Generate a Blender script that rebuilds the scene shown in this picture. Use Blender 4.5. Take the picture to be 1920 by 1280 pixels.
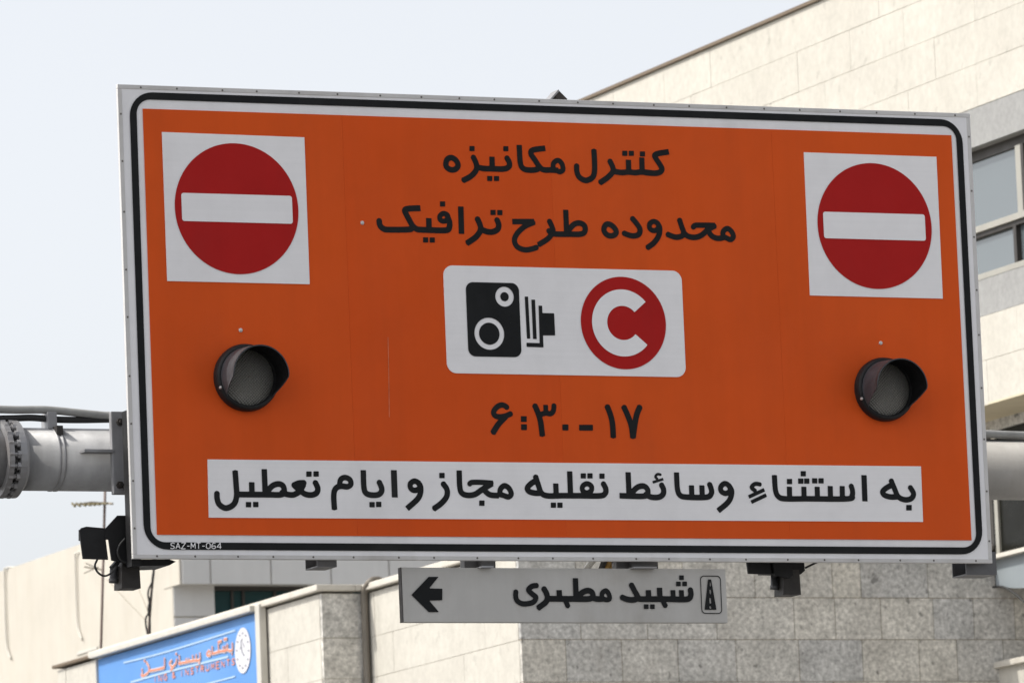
import bpy, math, random
import numpy as np
from mathutils import Vector

random.seed(7)
for o in list(bpy.data.objects):
    bpy.data.objects.remove(o, do_unlink=True)
scene = bpy.context.scene
COL = scene.collection

# ------------------------------------------------------------------ camera
FPX = 12989.4                      # focal length in photo pixels (1920 wide)
YAW, PITCH, ROLL = (math.radians(a) for a in (23.6936, 7.8822, -2.3471))
CAM = np.array([0.0, 0.0, 1.6])
_f = np.array([math.sin(YAW)*math.cos(PITCH), math.cos(YAW)*math.cos(PITCH), math.sin(PITCH)])
_r0 = np.array([math.cos(YAW), -math.sin(YAW), 0.0]); _u0 = np.cross(_r0, _f)
_r = math.cos(ROLL)*_r0 + math.sin(ROLL)*_u0
_u = -math.sin(ROLL)*_r0 + math.cos(ROLL)*_u0
cam_d = bpy.data.cameras.new('camera'); cam = bpy.data.objects.new('camera', cam_d); COL.objects.link(cam)
cam_d.sensor_width = 36; cam_d.lens = 36*FPX/1920; cam_d.dof.use_dof = True; cam_d.dof.focus_distance = 35.2; cam_d.dof.aperture_fstop = 12; cam_d.clip_start = 0.5; cam_d.clip_end = 3000
from mathutils import Matrix
M = Matrix(((_r[0], _u[0], -_f[0]), (_r[1], _u[1], -_f[1]), (_r[2], _u[2], -_f[2]))).to_4x4()
M.translation = Vector(CAM); cam.matrix_world = M
scene.camera = cam

# ------------------------------------------------------------------ light
SUN_EL = math.radians(47); SUN_A = math.radians(16)   # 16 deg behind the plane of the sign
sdir = Vector((-math.cos(SUN_A)*math.cos(SUN_EL), math.sin(SUN_A)*math.cos(SUN_EL), math.sin(SUN_EL)))
world = bpy.data.worlds.new('World'); scene.world = world; world.use_nodes = True
nt = world.node_tree; bg = nt.nodes['Background']
sky = nt.nodes.new('ShaderNodeTexSky'); sky.sky_type = 'NISHITA'; sky.sun_disc = False
sky.sun_elevation = SUN_EL; sky.sun_rotation = math.atan2(sdir.x, sdir.y)
sky.air_density = 1.0; sky.dust_density = 8.0; sky.ozone_density = 2.0; sky.altitude = 1200
hs = nt.nodes.new('ShaderNodeHueSaturation'); hs.inputs['Saturation'].default_value = 0.20; hs.inputs['Value'].default_value = 1.0   # hazy, dust-whitened city sky
nt.links.new(sky.outputs[0], hs.inputs['Color']); nt.links.new(hs.outputs[0], bg.inputs[0]); bg.inputs[1].default_value = 0.143
sl = bpy.data.lights.new('sun', 'SUN'); sl.energy = 2.0; sl.angle = math.radians(0.6); sl.color = (1, .95, .86)
so = bpy.data.objects.new('sun', sl); COL.objects.link(so); so.location = (0, 0, 40)
so.rotation_euler = sdir.to_track_quat('Z', 'Y').to_euler()
scene.view_settings.view_transform = 'Standard'; scene.view_settings.look = 'None'
scene.view_settings.exposure = 0.75; scene.view_settings.gamma = 1.0
scene.view_settings.use_curve_mapping = False

# ------------------------------------------------------------------ pixels -> places
def ray(px, py):
    d = _f + _r*(px-960)/FPX - _u*(py-640)/FPX
    return d
def on_y(px, py, y):
    d = ray(px, py); return CAM + d*((y-CAM[1])/d[1])
def on_x(px, py, x):
    d = ray(px, py); return CAM + d*((x-CAM[0])/d[0])
def on_z(px, py, z):
    d = ray(px, py); return CAM + d*((z-CAM[2])/d[2])

# ------------------------------------------------------------------ materials
def mat(name, col, rough=.6, metal=0., var=.12, scale=3., streak=0., bump=0., bscale=60., col2=None,
        objrand=0., speck=0., sscale=40., dirt=None, dirtamt=.0, spec=.5, axis='z', pits=0.):
    m = bpy.data.materials.new(name); m.use_nodes = True; t = m.node_tree; N = t.nodes; L = t.links
    b = N['Principled BSDF']; b.inputs['Roughness'].default_value = rough; b.inputs['Metallic'].default_value = metal
    b.inputs['Specular IOR Level'].default_value = spec
    geo = N.new('ShaderNodeNewGeometry')
    def noise(sc, vec=None, det=4., rgh=.6):
        n = N.new('ShaderNodeTexNoise'); n.inputs['Scale'].default_value = sc
        n.inputs['Detail'].default_value = det; n.inputs['Roughness'].default_value = rgh
        L.new(vec if vec else geo.outputs['Position'], n.inputs['Vector']); return n.outputs['Fac']
    def stretched(v):
        mp = N.new('ShaderNodeMapping'); mp.inputs['Scale'].default_value = v
        L.new(geo.outputs['Position'], mp.inputs['Vector']); return mp.outputs[0]
    def mrange(val, a, bb, c, d):
        r = N.new('ShaderNodeMapRange'); r.inputs[1].default_value = a; r.inputs[2].default_value = bb
        r.inputs[3].default_value = c; r.inputs[4].default_value = d; L.new(val, r.inputs[0]); return r.outputs[0]
    def mul(a, bb):
        x = N.new('ShaderNodeMath'); x.operation = 'MULTIPLY'; L.new(a, x.inputs[0]); L.new(bb, x.inputs[1]); return x.outputs[0]
    def mix(fac, A, B):
        x = N.new('ShaderNodeMix'); x.data_type = 'RGBA'
        if isinstance(fac, float): x.inputs[0].default_value = fac
        else: L.new(fac, x.inputs[0])
        for i, c in ((6, A), (7, B)):
            if isinstance(c, tuple): x.inputs[i].default_value = (*c, 1)
            else: L.new(c, x.inputs[i])
        return x.outputs[2]
    base = tuple(col)
    c = base
    if col2 is not None:
        if objrand:
            oi = N.new('ShaderNodeObjectInfo'); c = mix(oi.outputs['Random'], base, tuple(col2))
        else:
            c = mix(mrange(noise(scale*.35), .38, .62, 0, 1), base, tuple(col2))
    val = mrange(noise(scale), .3, .7, 1-var, 1+var)
    if streak:
        sv = noise(1., stretched((9, 9, .35) if axis == 'z' else (.35, .35, 60.)), 5.)
        val = mul(val, mrange(sv, .3, .7, 1-streak, 1+streak*.5))
    if speck:
        val = mul(val, mrange(noise(sscale, None, 3., .7), .32, .68, 1-speck, 1+speck*.6))
    if pits: val = mul(val, mrange(noise(8.5, None, 2., .5), .66, .72, 1, 1-pits))
    mm = N.new('ShaderNodeMix'); mm.data_type = 'RGBA'; mm.blend_type = 'MULTIPLY'; mm.inputs[0].default_value = 1
    if isinstance(c, tuple): mm.inputs[6].default_value = (*c, 1)
    else: L.new(c, mm.inputs[6])
    L.new(val, mm.inputs[7]); out = mm.outputs[2]
    if dirt is not None:
        f = mul(mrange(noise(1.3, stretched((2.2, 2.2, .5)), 6.), .48, .75, 0, 1), mrange(noise(7., None, 5.), .35, .65, .3, 1))
        ff = N.new('ShaderNodeMath'); ff.operation = 'MULTIPLY'; ff.inputs[1].default_value = dirtamt; L.new(f, ff.inputs[0])
        out = mix(ff.outputs[0], out, tuple(dirt))
    L.new(out, b.inputs['Base Color'])
    if bump:
        bp = N.new('ShaderNodeBump'); bp.inputs['Strength'].default_value = bump; bp.inputs['Distance'].default_value = .01
        L.new(noise(bscale), bp.inputs['Height']); L.new(bp.outputs[0], b.inputs['Normal'])
    if rough < .95:
        L.new(mrange(noise(scale*1.7), .3, .7, max(0, rough-.07), min(1, rough+.09)), b.inputs['Roughness'])
    return m

MT = {}
MT['white'] = mat('sign_white', (.79, .785, .80), .5, spec=.2, var=.04, scale=4, streak=.03, dirt=(.30, .28, .25), dirtamt=.22, bump=.05, bscale=25)
MT['plate'] = mat('white_sheeting', (.82, .81, .82), .5, spec=.2, var=.03, scale=5, streak=.02, axis='x', dirt=(.36, .34, .32), dirtamt=.15, bump=.04, bscale=30)
MT['orange'] = mat('orange_sheeting', (.655, .082, .010), .55, col2=(.67, .09, .012), objrand=1, spec=.12, var=.04, scale=2.2, streak=.035, dirt=(.42, .07, .02), dirtamt=.25, bump=.05, bscale=18)
MT['scratch'] = mat('worn_orange', (.62, .20, .10), .7, var=.3, scale=30)
MT['red'] = mat('red_sheeting', (.40, .011, .010), .5, spec=.12, var=.05, scale=4, streak=.03, dirt=(.22, .03, .03), dirtamt=.2)
MT['black'] = mat('black_vinyl', (.014, .015, .016), .6, spec=.1, var=.15, scale=8, dirt=(.05, .05, .05), dirtamt=.3)
MT['trim'] = mat('aluminium_trim', (.56, .55, .54), .45, .1, var=.06, scale=9, streak=.04, dirt=(.25, .22, .19), dirtamt=.5)
MT['rivet'] = mat('rivet_steel', (.13, .12, .11), .5, .4)
MT['galv'] = mat('galvanised_steel', (.30, .30, .31), .5, .4, var=.12, scale=7, streak=.12, dirt=(.16, .12, .09), dirtamt=.7, bump=.15, bscale=40)
MT['pipe'] = mat('painted_pipe', (.34, .34, .345), .5, .15, var=.16, scale=5, streak=.2, dirt=(.07, .055, .045), dirtamt=.85, bump=.1, bscale=25)
MT['pipelit'] = mat('bounce_lit_pipe', (.47, .45, .42), .5, .05, var=.1, scale=4, streak=.1, dirt=(.26, .22, .16), dirtamt=.6, bump=.1, bscale=25)  # pipe colour lightened and warmed to carry bounce light from the building
MT['dsteel'] = mat('dark_steel', (.024, .021, .019), .6, .1, var=.2, scale=12, dirt=(.10, .06, .04), dirtamt=.6)
MT['plategrey'] = mat('mounting_grey', (.27, .27, .28), .5, .2, var=.12, scale=9, dirt=(.11, .08, .06), dirtamt=.5)
MT['bracket'] = mat('grey_bracket', (.11, .11, .115), .5, .3, var=.15, scale=12, dirt=(.11, .08, .06), dirtamt=.6)
MT['rusty'] = mat('rusty_yellow', (.42, .24, .06), .7, 0, var=.2, scale=14, dirt=(.2, .09, .03), dirtamt=.6)
MT['blk'] = mat('black_plastic', (.014, .014, .015), .5, spec=.2, var=.2, scale=12, dirt=(.06, .06, .055), dirtamt=.4)
MT['visor'] = mat('visor_plastic', (.012, .012, .013), .5, spec=.08, var=.2, scale=20)
MT['visor_out'] = mat('dusty_visor_shell', (.05, .056, .064), .5, spec=.2, var=.2, scale=16, dirt=(.15, .145, .14), dirtamt=.35)
MT['rubber'] = mat('cable_rubber', (.02, .02, .02), .6)
MT['cable'] = mat('grey_cable', (.30, .30, .29), .6, var=.12, scale=14, dirt=(.12, .11, .1), dirtamt=.6)
MT['bluegrey'] = mat('street_sign_grey', (.50, .49, .47), .6, spec=.2, var=.04, scale=5, streak=.05, dirt=(.24, .20, .15), dirtamt=.45, bump=.04, bscale=30)
MT['cream'] = mat('cream_travertine', (.515, .492, .44), .85, spec=.2, var=.05, scale=1.6, col2=(.53, .507, .455), objrand=1, speck=.08, sscale=12, streak=.03, dirt=(.43, .40, .35), dirtamt=.3, pits=.12, bump=.25, bscale=35)
MT['mortar'] = mat('mortar', (.43, .395, .32), .9, var=.1, scale=8)
MT['grey'] = mat('grey_speckled_stone', (.50, .50, .495), .8, spec=.2, var=.2, scale=3.2, pits=.5, col2=(.65, .62, .555), objrand=1, speck=.42, sscale=22, dirt=(.30, .28, .25), dirtamt=.5, bump=.3, bscale=30)
MT['gmortar'] = mat('grey_mortar', (.30, .25, .18), .9, var=.2, scale=8)
MT['band'] = mat('grey_granite_band', (.285, .285, .28), .75, var=.05, scale=3, speck=.12, sscale=16, bump=.2, bscale=40)
MT['coping'] = mat('pale_coping', (.56, .53, .47), .7, var=.08, scale=5, dirt=(.3, .26, .2), dirtamt=.4)
MT['capmetal'] = mat('brown_cap', (.16, .12, .08), .55, .2, var=.1, scale=6)
MT['roof'] = mat('roof_felt', (.16, .15, .14), .9, var=.1)
MT['soffit'] = mat('tan_plaster', (.55, .49, .36), .85, var=.06)
MT['frame'] = mat('window_frame', (.33, .32, .285), .5, .1, var=.06)
MT['darkframe'] = mat('dark_frame', (.035, .03, .026), .5, .1)
MT['clad'] = mat('grey_cladding', (.56, .56, .555), .5, .0, var=.03, scale=2, streak=.03, objrand=1, col2=(.60, .60, .595))
MT['beige'] = mat('beige_cladding', (.54, .52, .49), .6, var=.04, scale=2)
MT['plaster'] = mat('cream_render', (.50, .468, .408), .85, var=.05, scale=1.2, streak=.035, dirt=(.42, .37, .29), dirtamt=.35)
MT['panel'] = mat('blue_grey_panel', (.245, .275, .295), .45, var=.05, scale=2)
MT['concrete'] = mat('pavement_concrete', (.32, .305, .285), .9, var=.12, scale=1, bump=.3, bscale=12)
MT['asphalt'] = mat('asphalt', (.07, .069, .067), .9, var=.2, scale=2, bump=.4, bscale=60)
MT['paint'] = mat('road_paint', (.7, .7, .68), .7, var=.1, dirt=(.2, .2, .2), dirtamt=.5)
MT['banner'] = mat('banner_blue', (.105, .255, .56), .6, spec=.2, var=.03, scale=1, col2=(.125, .28, .58))
MT['bannerlt'] = mat('banner_pale_stripe', (.34, .48, .66), .6, var=.05)
MT['bannerwh'] = mat('banner_white', (.58, .58, .62), .6, var=.03)
MT['bannerrd'] = mat('banner_red', (.56, .20, .12), .6, var=.05)
MT['bannergr'] = mat('banner_grey', (.25, .26, .30), .5)
MT['tube'] = mat('pale_tube', (.55, .53, .48), .5, .1, var=.06, dirt=(.3, .26, .2), dirtamt=.3)
MT['conduit'] = mat('brown_conduit', (.17, .15, .125), .6, .1, var=.12, scale=9)
MT['alu'] = mat('antenna_aluminium', (.30, .26, .20), .5, .4)
MT['olive'] = mat('weathered_brass', (.15, .125, .06), .6, .2)
MT['mast'] = mat('antenna_mast', (.16, .12, .105), .6, .2)

def glass(name, col, ior):
    m = bpy.data.materials.new(name); m.use_nodes = True; t = m.node_tree; b = t.nodes['Principled BSDF']
    b.inputs['Base Color'].default_value = (*col, 1); b.inputs['Roughness'].default_value = .03; b.inputs['IOR'].default_value = ior
    n = t.nodes.new('ShaderNodeTexNoise'); n.inputs['Scale'].default_value = .8
    g = t.nodes.new('ShaderNodeNewGeometry'); t.links.new(g.outputs['Position'], n.inputs['Vector'])
    bp = t.nodes.new('ShaderNodeBump'); bp.inputs['Strength'].default_value = .06; bp.inputs['Distance'].default_value = .05
    t.links.new(n.outputs['Fac'], bp.inputs['Height']); t.links.new(bp.outputs[0], b.inputs['Normal'])
    return m
MT['glass'] = glass('window_glass', (.10, .12, .13), 1.9)
MT['darkroom'] = mat('dark_tinted_glass', (.010, .010, .008), .3, spec=.08)
MT['darkglass'] = glass('dark_teal_glass', (.016, .048, .053), 1.25)
def lensmat():
    m = bpy.data.materials.new('signal_lens'); m.use_nodes = True; t = m.node_tree; b = t.nodes['Principled BSDF']
    b.inputs['Base Color'].default_value = (.075, .07, .062, 1); b.inputs['Roughness'].default_value = .32
    g = t.nodes.new('ShaderNodeNewGeometry'); mp = t.nodes.new('ShaderNodeMapping'); mp.inputs['Rotation'].default_value = (0, math.radians(45), 0)
    t.links.new(g.outputs['Position'], mp.inputs['Vector'])
    sp_ = t.nodes.new('ShaderNodeSeparateXYZ'); t.links.new(mp.outputs[0], sp_.inputs[0])
    def sine(sock):
        a = t.nodes.new('ShaderNodeMath'); a.operation = 'MULTIPLY'; a.inputs[1].default_value = 2*math.pi/.0115; t.links.new(sock, a.inputs[0])
        c = t.nodes.new('ShaderNodeMath'); c.operation = 'SINE'; t.links.new(a.outputs[0], c.inputs[0]); return c.outputs[0]
    pr_ = t.nodes.new('ShaderNodeMath'); pr_.operation = 'ADD'; t.links.new(sine(sp_.outputs[0]), pr_.inputs[0]); t.links.new(sine(sp_.outputs[2]), pr_.inputs[1])
    r = t.nodes.new('ShaderNodeMapRange'); r.inputs[1].default_value = -2; r.inputs[2].default_value = 2; r.inputs[3].default_value = .75; r.inputs[4].default_value = 1.2
    t.links.new(pr_.outputs[0], r.inputs[0])
    mx = t.nodes.new('ShaderNodeMix'); mx.data_type = 'RGBA'; mx.blend_type = 'MULTIPLY'; mx.inputs[0].default_value = 1
    mx.inputs[6].default_value = (.17, .165, .15, 1); t.links.new(r.outputs[0], mx.inputs[7]); t.links.new(mx.outputs[2], b.inputs['Base Color'])
    bp = t.nodes.new('ShaderNodeBump'); bp.inputs['Strength'].default_value = .5; bp.inputs['Distance'].default_value = .004
    t.links.new(pr_.outputs[0], bp.inputs['Height']); t.links.new(bp.outputs[0], b.inputs['Normal'])
    return m
MT['lens'] = lensmat()

# ------------------------------------------------------------------ builders
BASE = {}          # object name -> world position of its origin
def thing(name, label, cat, loc, group=None):
    o = bpy.data.objects.new(name, None); COL.objects.link(o); o.location = loc
    o.empty_display_size = .2; o['label'] = label; o['category'] = cat
    if group: o['group'] = group
    BASE[o.name] = np.array(loc, float); return o
def tag(o, label, cat, group=None):
    o['label'] = label; o['category'] = cat
    if group: o['group'] = group
    return o
def mk(name, V, F, m, parent=None, smooth=False, loc=None):
    """mesh object from world-space vertices, stored relative to its parent's origin"""
    b = BASE[parent.name] if parent else (np.array(loc, float) if loc is not None else np.zeros(3))
    V = np.asarray(V, float).reshape(-1, 3) - b
    me = bpy.data.meshes.new(name); me.from_pydata(V.tolist(), [], [tuple(int(i) for i in f) for f in F]); me.update()
    me.materials.append(MT[m] if isinstance(m, str) else m)
    if smooth: me.polygons.foreach_set('use_smooth', [True]*len(me.polygons))
    o = bpy.data.objects.new(name, me); COL.objects.link(o)
    if parent: o.parent = parent; BASE[o.name] = b.copy()
    else: o.location = b; BASE[o.name] = b
    return o
class MB:
    def __init__(s): s.V = []; s.F = []
    def add(s, V, F):
        n = len(s.V); s.V += [tuple(v) for v in V]; s.F += [tuple(i+n for i in f) for f in F]; return s
    def box(s, a, b, bev=0.):
        (x0, y0, z0), (x1, y1, z1) = np.minimum(a, b), np.maximum(a, b)
        if not bev:
            V = [(x, y, z) for z in (z0, z1) for y in (y0, y1) for x in (x0, x1)]
            return s.add(V, [(0, 2, 3, 1), (4, 5, 7, 6), (0, 1, 5, 4), (2, 6, 7, 3), (0, 4, 6, 2), (1, 3, 7, 5)])
        V, F = bevbox((x0, y0, z0), (x1, y1, z1), bev); return s.add(V, F)
    def prism(s, P, Q):
        """two matching rings of points: closed solid"""
        n = len(P); return s.add(list(P)+list(Q), [tuple(range(n))[::-1], tuple(range(n, 2*n))] + [(i, (i+1) % n, n+(i+1) % n, n+i) for i in range(n)])
    def tube(s, pts, r, seg=10, caps=True):
        pts = [np.array(p, float) for p in pts]; n = len(pts); rs = r if hasattr(r, '__len__') else [r]*n
        prev = None; rings = []
        for i in range(n):
            t = pts[min(i+1, n-1)]-pts[max(i-1, 0)]; t /= np.linalg.norm(t)
            if prev is None:
                a = np.array([0, 0, 1.]) if abs(t[2]) < .9 else np.array([1., 0, 0]); prev = np.cross(t, a)
            e1 = prev-t*(prev@t); e1 /= np.linalg.norm(e1); e2 = np.cross(t, e1); prev = e1
            rings.append([pts[i]+rs[i]*(math.cos(2*math.pi*k/seg)*e1+math.sin(2*math.pi*k/seg)*e2) for k in range(seg)])
        V = [v for rr in rings for v in rr]; F = []
        for i in range(n-1):
            for k in range(seg):
                F.append((i*seg+k, i*seg+(k+1) % seg, (i+1)*seg+(k+1) % seg, (i+1)*seg+k))
        if caps: F += [tuple(range(seg))[::-1], tuple(range((n-1)*seg, n*seg))]
        return s.add(V, F)
    def build(s, name, m, parent=None, smooth=False, loc=None): return mk(name, s.V, s.F, m, parent, smooth, loc)
def bevbox(a, b, c):
    import bmesh
    bm = bmesh.new(); bmesh.ops.create_cube(bm, size=1)
    a = np.array(a); b = np.array(b)
    for v in bm.verts: v.co = Vector((a+b)/2 + np.array(v.co)*(b-a))
    bmesh.ops.bevel(bm, geom=bm.edges[:], offset=c, segments=2, affect='EDGES', profile=.6)
    bm.verts.index_update(); V = [tuple(v.co) for v in bm.verts]; F = [tuple(v.index for v in f.verts) for f in bm.faces]; bm.free(); return V, F
def smooth_pts(P, n=6, closed=False):
    P = [np.array(p, float) for p in P]
    if len(P) < 3 and not closed: return P
    out = []; N = len(P); R = N if closed else N-1
    for i in range(R):
        p1, p2 = P[i], P[(i+1) % N]
        p0 = P[i-1] if (i > 0 or closed) else 2*p1-p2
        p3 = P[(i+2) % N] if (i+2 < N or closed) else 2*p2-p1
        for k in range(n):
            t = k/n
            out.append(.5*((2*p1)+(-p0+p2)*t+(2*p0-5*p1+4*p2-p3)*t*t+(-p0+3*p1-3*p2+p3)*t**3))
    if not closed: out.append(P[-1])
    return out

# -------- flat lettering: union of strokes as one clean outline (distance field -> marching squares)
def sd_poly(X, Z, P):
    d = np.full(X.shape, 1e9); s = np.ones(X.shape); n = len(P)
    for i in range(n):
        a, b = P[i], P[i-1]; e = (b[0]-a[0], b[1]-a[1]); wx, wz = X-a[0], Z-a[1]
        t = np.clip((wx*e[0]+wz*e[1])/(e[0]**2+e[1]**2+1e-12), 0, 1)
        d = np.minimum(d, (wx-e[0]*t)**2+(wz-e[1]*t)**2)
        c1 = Z >= a[1]; c2 = Z < b[1]; c3 = e[0]*wz > e[1]*wx
        s = np.where((c1 & c2 & c3) | (~c1 & ~c2 & ~c3), -s, s)
    return s*np.sqrt(d)
def sdf_mesh(prims, step):
    """prims: (sign, kind, data...) in 2-D; returns verts2d, faces"""
    lo = np.array([1e9, 1e9]); hi = -lo
    for p in prims:
        if p[0] < 0: continue
        pts = np.array(p[2]); w = p[3] if len(p) > 3 else 0
        lo = np.minimum(lo, pts.min(0)-w); hi = np.maximum(hi, pts.max(0)+w)
    lo -= 3*step; hi += 3*step
    nx, nz = int((hi[0]-lo[0])/step)+2, int((hi[1]-lo[1])/step)+2
    gx = lo[0]+np.arange(nx)*step; gz = lo[1]+np.arange(nz)*step
    D = np.full((nz, nx), 1.)
    def window(pts, w):
        a = np.min(pts, 0)-w-2*step; b = np.max(pts, 0)+w+2*step
        i0, i1 = max(0, int((a[0]-lo[0])/step)), min(nx, int((b[0]-lo[0])/step)+2)
        j0, j1 = max(0, int((a[1]-lo[1])/step)), min(nz, int((b[1]-lo[1])/step)+2)
        return slice(j0, j1), slice(i0, i1)
    def put(sgn, pts, w, fn):
        J, I = window(pts, w); X, Z = np.meshgrid(gx[I], gz[J]); d = fn(X, Z)
        if sgn > 0: D[J, I] = np.minimum(D[J, I], d)
        else: D[J, I] = np.maximum(D[J, I], -d)
    for p in prims:
        sgn, kind = p[0], p[1]
        if kind == 's':                       # stroke: flat ends, round joints
            P = [np.array(q, float) for q in p[2]]; w = p[3]/2; closed = len(p) > 4 and p[4]
            n = len(P)
            for i in range(n if closed else n-1):
                a, b = P[i], P[(i+1) % n]; L = np.linalg.norm(b-a)
                if L < 1e-9: continue
                t = (b-a)/L; m = (a+b)/2
                def box(X, Z, t=t, m=m, L=L):
                    qx = np.abs((X-m[0])*t[0]+(Z-m[1])*t[1])-L/2; qz = np.abs(-(X-m[0])*t[1]+(Z-m[1])*t[0])-w
                    return np.hypot(np.maximum(qx, 0), np.maximum(qz, 0))+np.minimum(np.maximum(qx, qz), 0)
                put(sgn, [a, b], w, box)
                if i > 0 or closed: put(sgn, [a], w, lambda X, Z, a=a: np.hypot(X-a[0], Z-a[1])-w)
        elif kind == 'p':
            P = p[2]; put(sgn, P, 0, lambda X, Z: sd_poly(X, Z, P))
        elif kind == 'c':
            c = p[2][0]; R = p[3]; put(sgn, p[2], R, lambda X, Z: np.hypot(X-c[0], Z-c[1])-R)
    D[[0, -1], :] = 1; D[:, [0, -1]] = 1
    D = np.where(np.abs(D) < 1e-7, 1e-7, D); I = D < 0
    V = []; idx = {}
    def vid(k, x, z):
        if k not in idx: idx[k] = len(V); V.append((x, z))
        return idx[k]
    def node(j, i): return vid((j, i), gx[i], gz[j])
    def edge(j0, i0, j1, i1):
        k = ((j0, i0), (j1, i1)) if (j0, i0) < (j1, i1) else ((j1, i1), (j0, i0))
        a, b = D[k[0]], D[k[1]]; t = a/(a-b); (ja, ia), (jb, ib) = k
        return vid(k, gx[ia]+(gx[ib]-gx[ia])*t, gz[ja]+(gz[jb]-gz[ja])*t)
    F = []
    cnt = I[:-1, :-1].astype(int)+I[1:, :-1]+I[:-1, 1:]+I[1:, 1:]
    for j in range(nz-1):
        row = cnt[j]; i = 0; nzr = np.nonzero(row)[0]; k = 0
        while k < len(nzr):
            i = nzr[k]
            if row[i] == 4:
                e = i
                while row[e+1] == 4: e += 1
                F.append((node(j, i), node(j, e+1), node(j+1, e+1), node(j+1, i))); k += e-i+1; continue
            c = [(j, i), (j, i+1), (j+1, i+1), (j+1, i)]; poly = []
            for q in range(4):
                a, b = c[q], c[(q+1) % 4]
                if I[a]: poly.append(node(*a))
                if I[a] != I[b]: poly.append(edge(*a, *b))
            poly = list(dict.fromkeys(poly))
            if len(poly) >= 3: F.append(tuple(poly))
            k += 1
    return np.array(V), F
def flat(name, prims, m, parent, place, step, flip=False):
    V, F = sdf_mesh(prims, step)
    return mk(name, [place(*v) for v in V], [f[::-1] for f in F] if flip else F, m, parent)

# ================================================================== THE SETTING
YS = 32.0                                           # plane of the traffic sign's face
def sheet(name, pts, m, kind='structure'):
    o = mk(name, pts, [tuple(range(len(pts)))], m); o['kind'] = kind; return o
sheet('ground', [(-600, -600, 0), (600, -600, 0), (600, 600, 0), (-600, 600, 0)], 'concrete')
sheet('road', [(-4, -200, .004), (19.5, -200, .004), (19.5, 300, .004), (-4, 300, .004)], 'asphalt')
mb = MB(); mb.box((19.5, -200, 0), (22.3, 300, .13)); o = mb.build('pavement', 'concrete'); o['kind'] = 'structure'
for lx in (3.8, 11.6):
    mb = MB()
    for k in range(-3, 25):
        mb.add([(lx, k*8, .008), (lx+.14, k*8, .008), (lx+.14, k*8+3.5, .008), (lx, k*8+3.5, .008)], [(0, 1, 2, 3)])
    o = mb.build('lane_marking', 'paint'); o['kind'] = 'structure'

# ------------------------------------------------------------------ stone office building on the right
Y2 = 60.0
XB = on_y(977, 1200, Y2)[0]; XC = on_y(1862, 1150, Y2)[0]; XD = XC-.62
Y1 = on_x(691, 1200, XB)[1]
XA = on_y(605, 1200, Y1)[0]
YA = on_x(108, 1265, XA)[1]
ZCOP = on_x(560, 1120, XA)[2]                        # top of the podium wall (underside of coping)
cz = [on_y(1400, p, Y2)[2] for p in (1119.5, 1196.5, 1277)]
DZ = (cz[0]-cz[2])/2; Z0 = cz[0]
ZROOF = on_x(1300, 97, XD)[2]; ZB1 = on_x(1860, 190, XD)[2]; ZW1 = on_x(1872, 259, XD)[2]
ZRAIL = on_x(1875, 411, XD)[2]; ZSILL = on_x(1877, 506, XD)[2]; ZB2 = on_x(1880, 581, XD)[2]; ZSOF = on_x(1880, 750, XD)[2]
print('LAYOUT', dict(XA=XA, XB=XB, XC=XC, Y1=Y1, YA=YA, ZCOP=ZCOP, Z0=Z0, DZ=DZ, ZROOF=ZROOF, ZB1=ZB1, ZW1=ZW1, ZSILL=ZSILL, ZB2=ZB2, ZSOF=ZSOF))
bld = thing('stone_office_building', 'stone-clad office building with sunlit cream side and shaded grey front behind the orange sign', 'building', (XB, Y2, 0))
G = .03; GC = .007
YDE = on_x(905, 1040, XD)[1]                        # far end of the upper storeys
def wall(name, a, b, m): return MB().box(a, b).build(name, m, bld)
XE = XC+14
wall('wall', (XA+GC, Y1+GC, 0), (XE, YA, ZCOP-.02), 'mortar')
wall('wall', (XB+GC, Y2+GC, 0), (XE, Y1+GC-.001, ZCOP-.02), 'gmortar')
wall('wall', (XC+.0, Y2+G+.5, ZCOP-.02), (XE, YDE, ZSOF), 'band')
wall('wall', (XD+.31, Y2-14, ZSOF+.02), (XE, YDE, ZROOF-.036), 'mortar')
wall('backing', (XD+GC, Y2-14, ZB1), (XD+.309, YDE, ZROOF-.037), 'mortar')
wall('backing', (XD+GC, Y2-14, ZSOF+.02), (XD+.309, YDE, ZB2), 'mortar')
# stone blocks
STONE = {}
def stone_mesh(m):
    if m not in STONE:
        V, F = bevbox((-.5, -.5, -.5), (.5, .5, .5), .012)
        me = bpy.data.meshes.new('stone'); me.from_pydata(V, [], F); me.materials.append(MT[m]); STONE[m] = me
    return STONE[m]
def stone(c, dims, m, parent):
    o = bpy.data.objects.new('stone', stone_mesh(m)); COL.objects.link(o); o.parent = parent
    o.location = Vector(np.array(c)-BASE[parent.name]); o.scale = dims
def stone_row_x(y, x0, x1, z0, z1, cuts, m, parent, gap=.007):      # faces -Y
    cs = [x0]+[c for c in cuts if x0+.1 < c < x1-.1]+[x1]
    for a, b in zip(cs[:-1], cs[1:]):
        dp = random.uniform(-.002, .002)
        stone(((a+b)/2, y+G/2+.01+dp, (z0+z1)/2), (b-a-gap, G+.02, z1-z0-gap), m, parent)
def stone_row_y(x, y0, y1, z0, z1, cuts, m, parent, gap=.004):      # faces -X
    cs = [y0]+[c for c in sorted(cuts) if y0+.1 < c < y1-.1]+[y1]
    for a, b in zip(cs[:-1], cs[1:]):
        dp = random.uniform(-.0018, .0018)
        stone((x+G/2+.01+dp, (a+b)/2, (z0+z1)/2), (G+.02, b-a-gap, z1-z0-gap), m, parent)
rows = [(ZCOP-.02 if k == 0 else Z0-(k-1)*DZ, Z0-k*DZ) for k in range(0, 5)]
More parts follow.
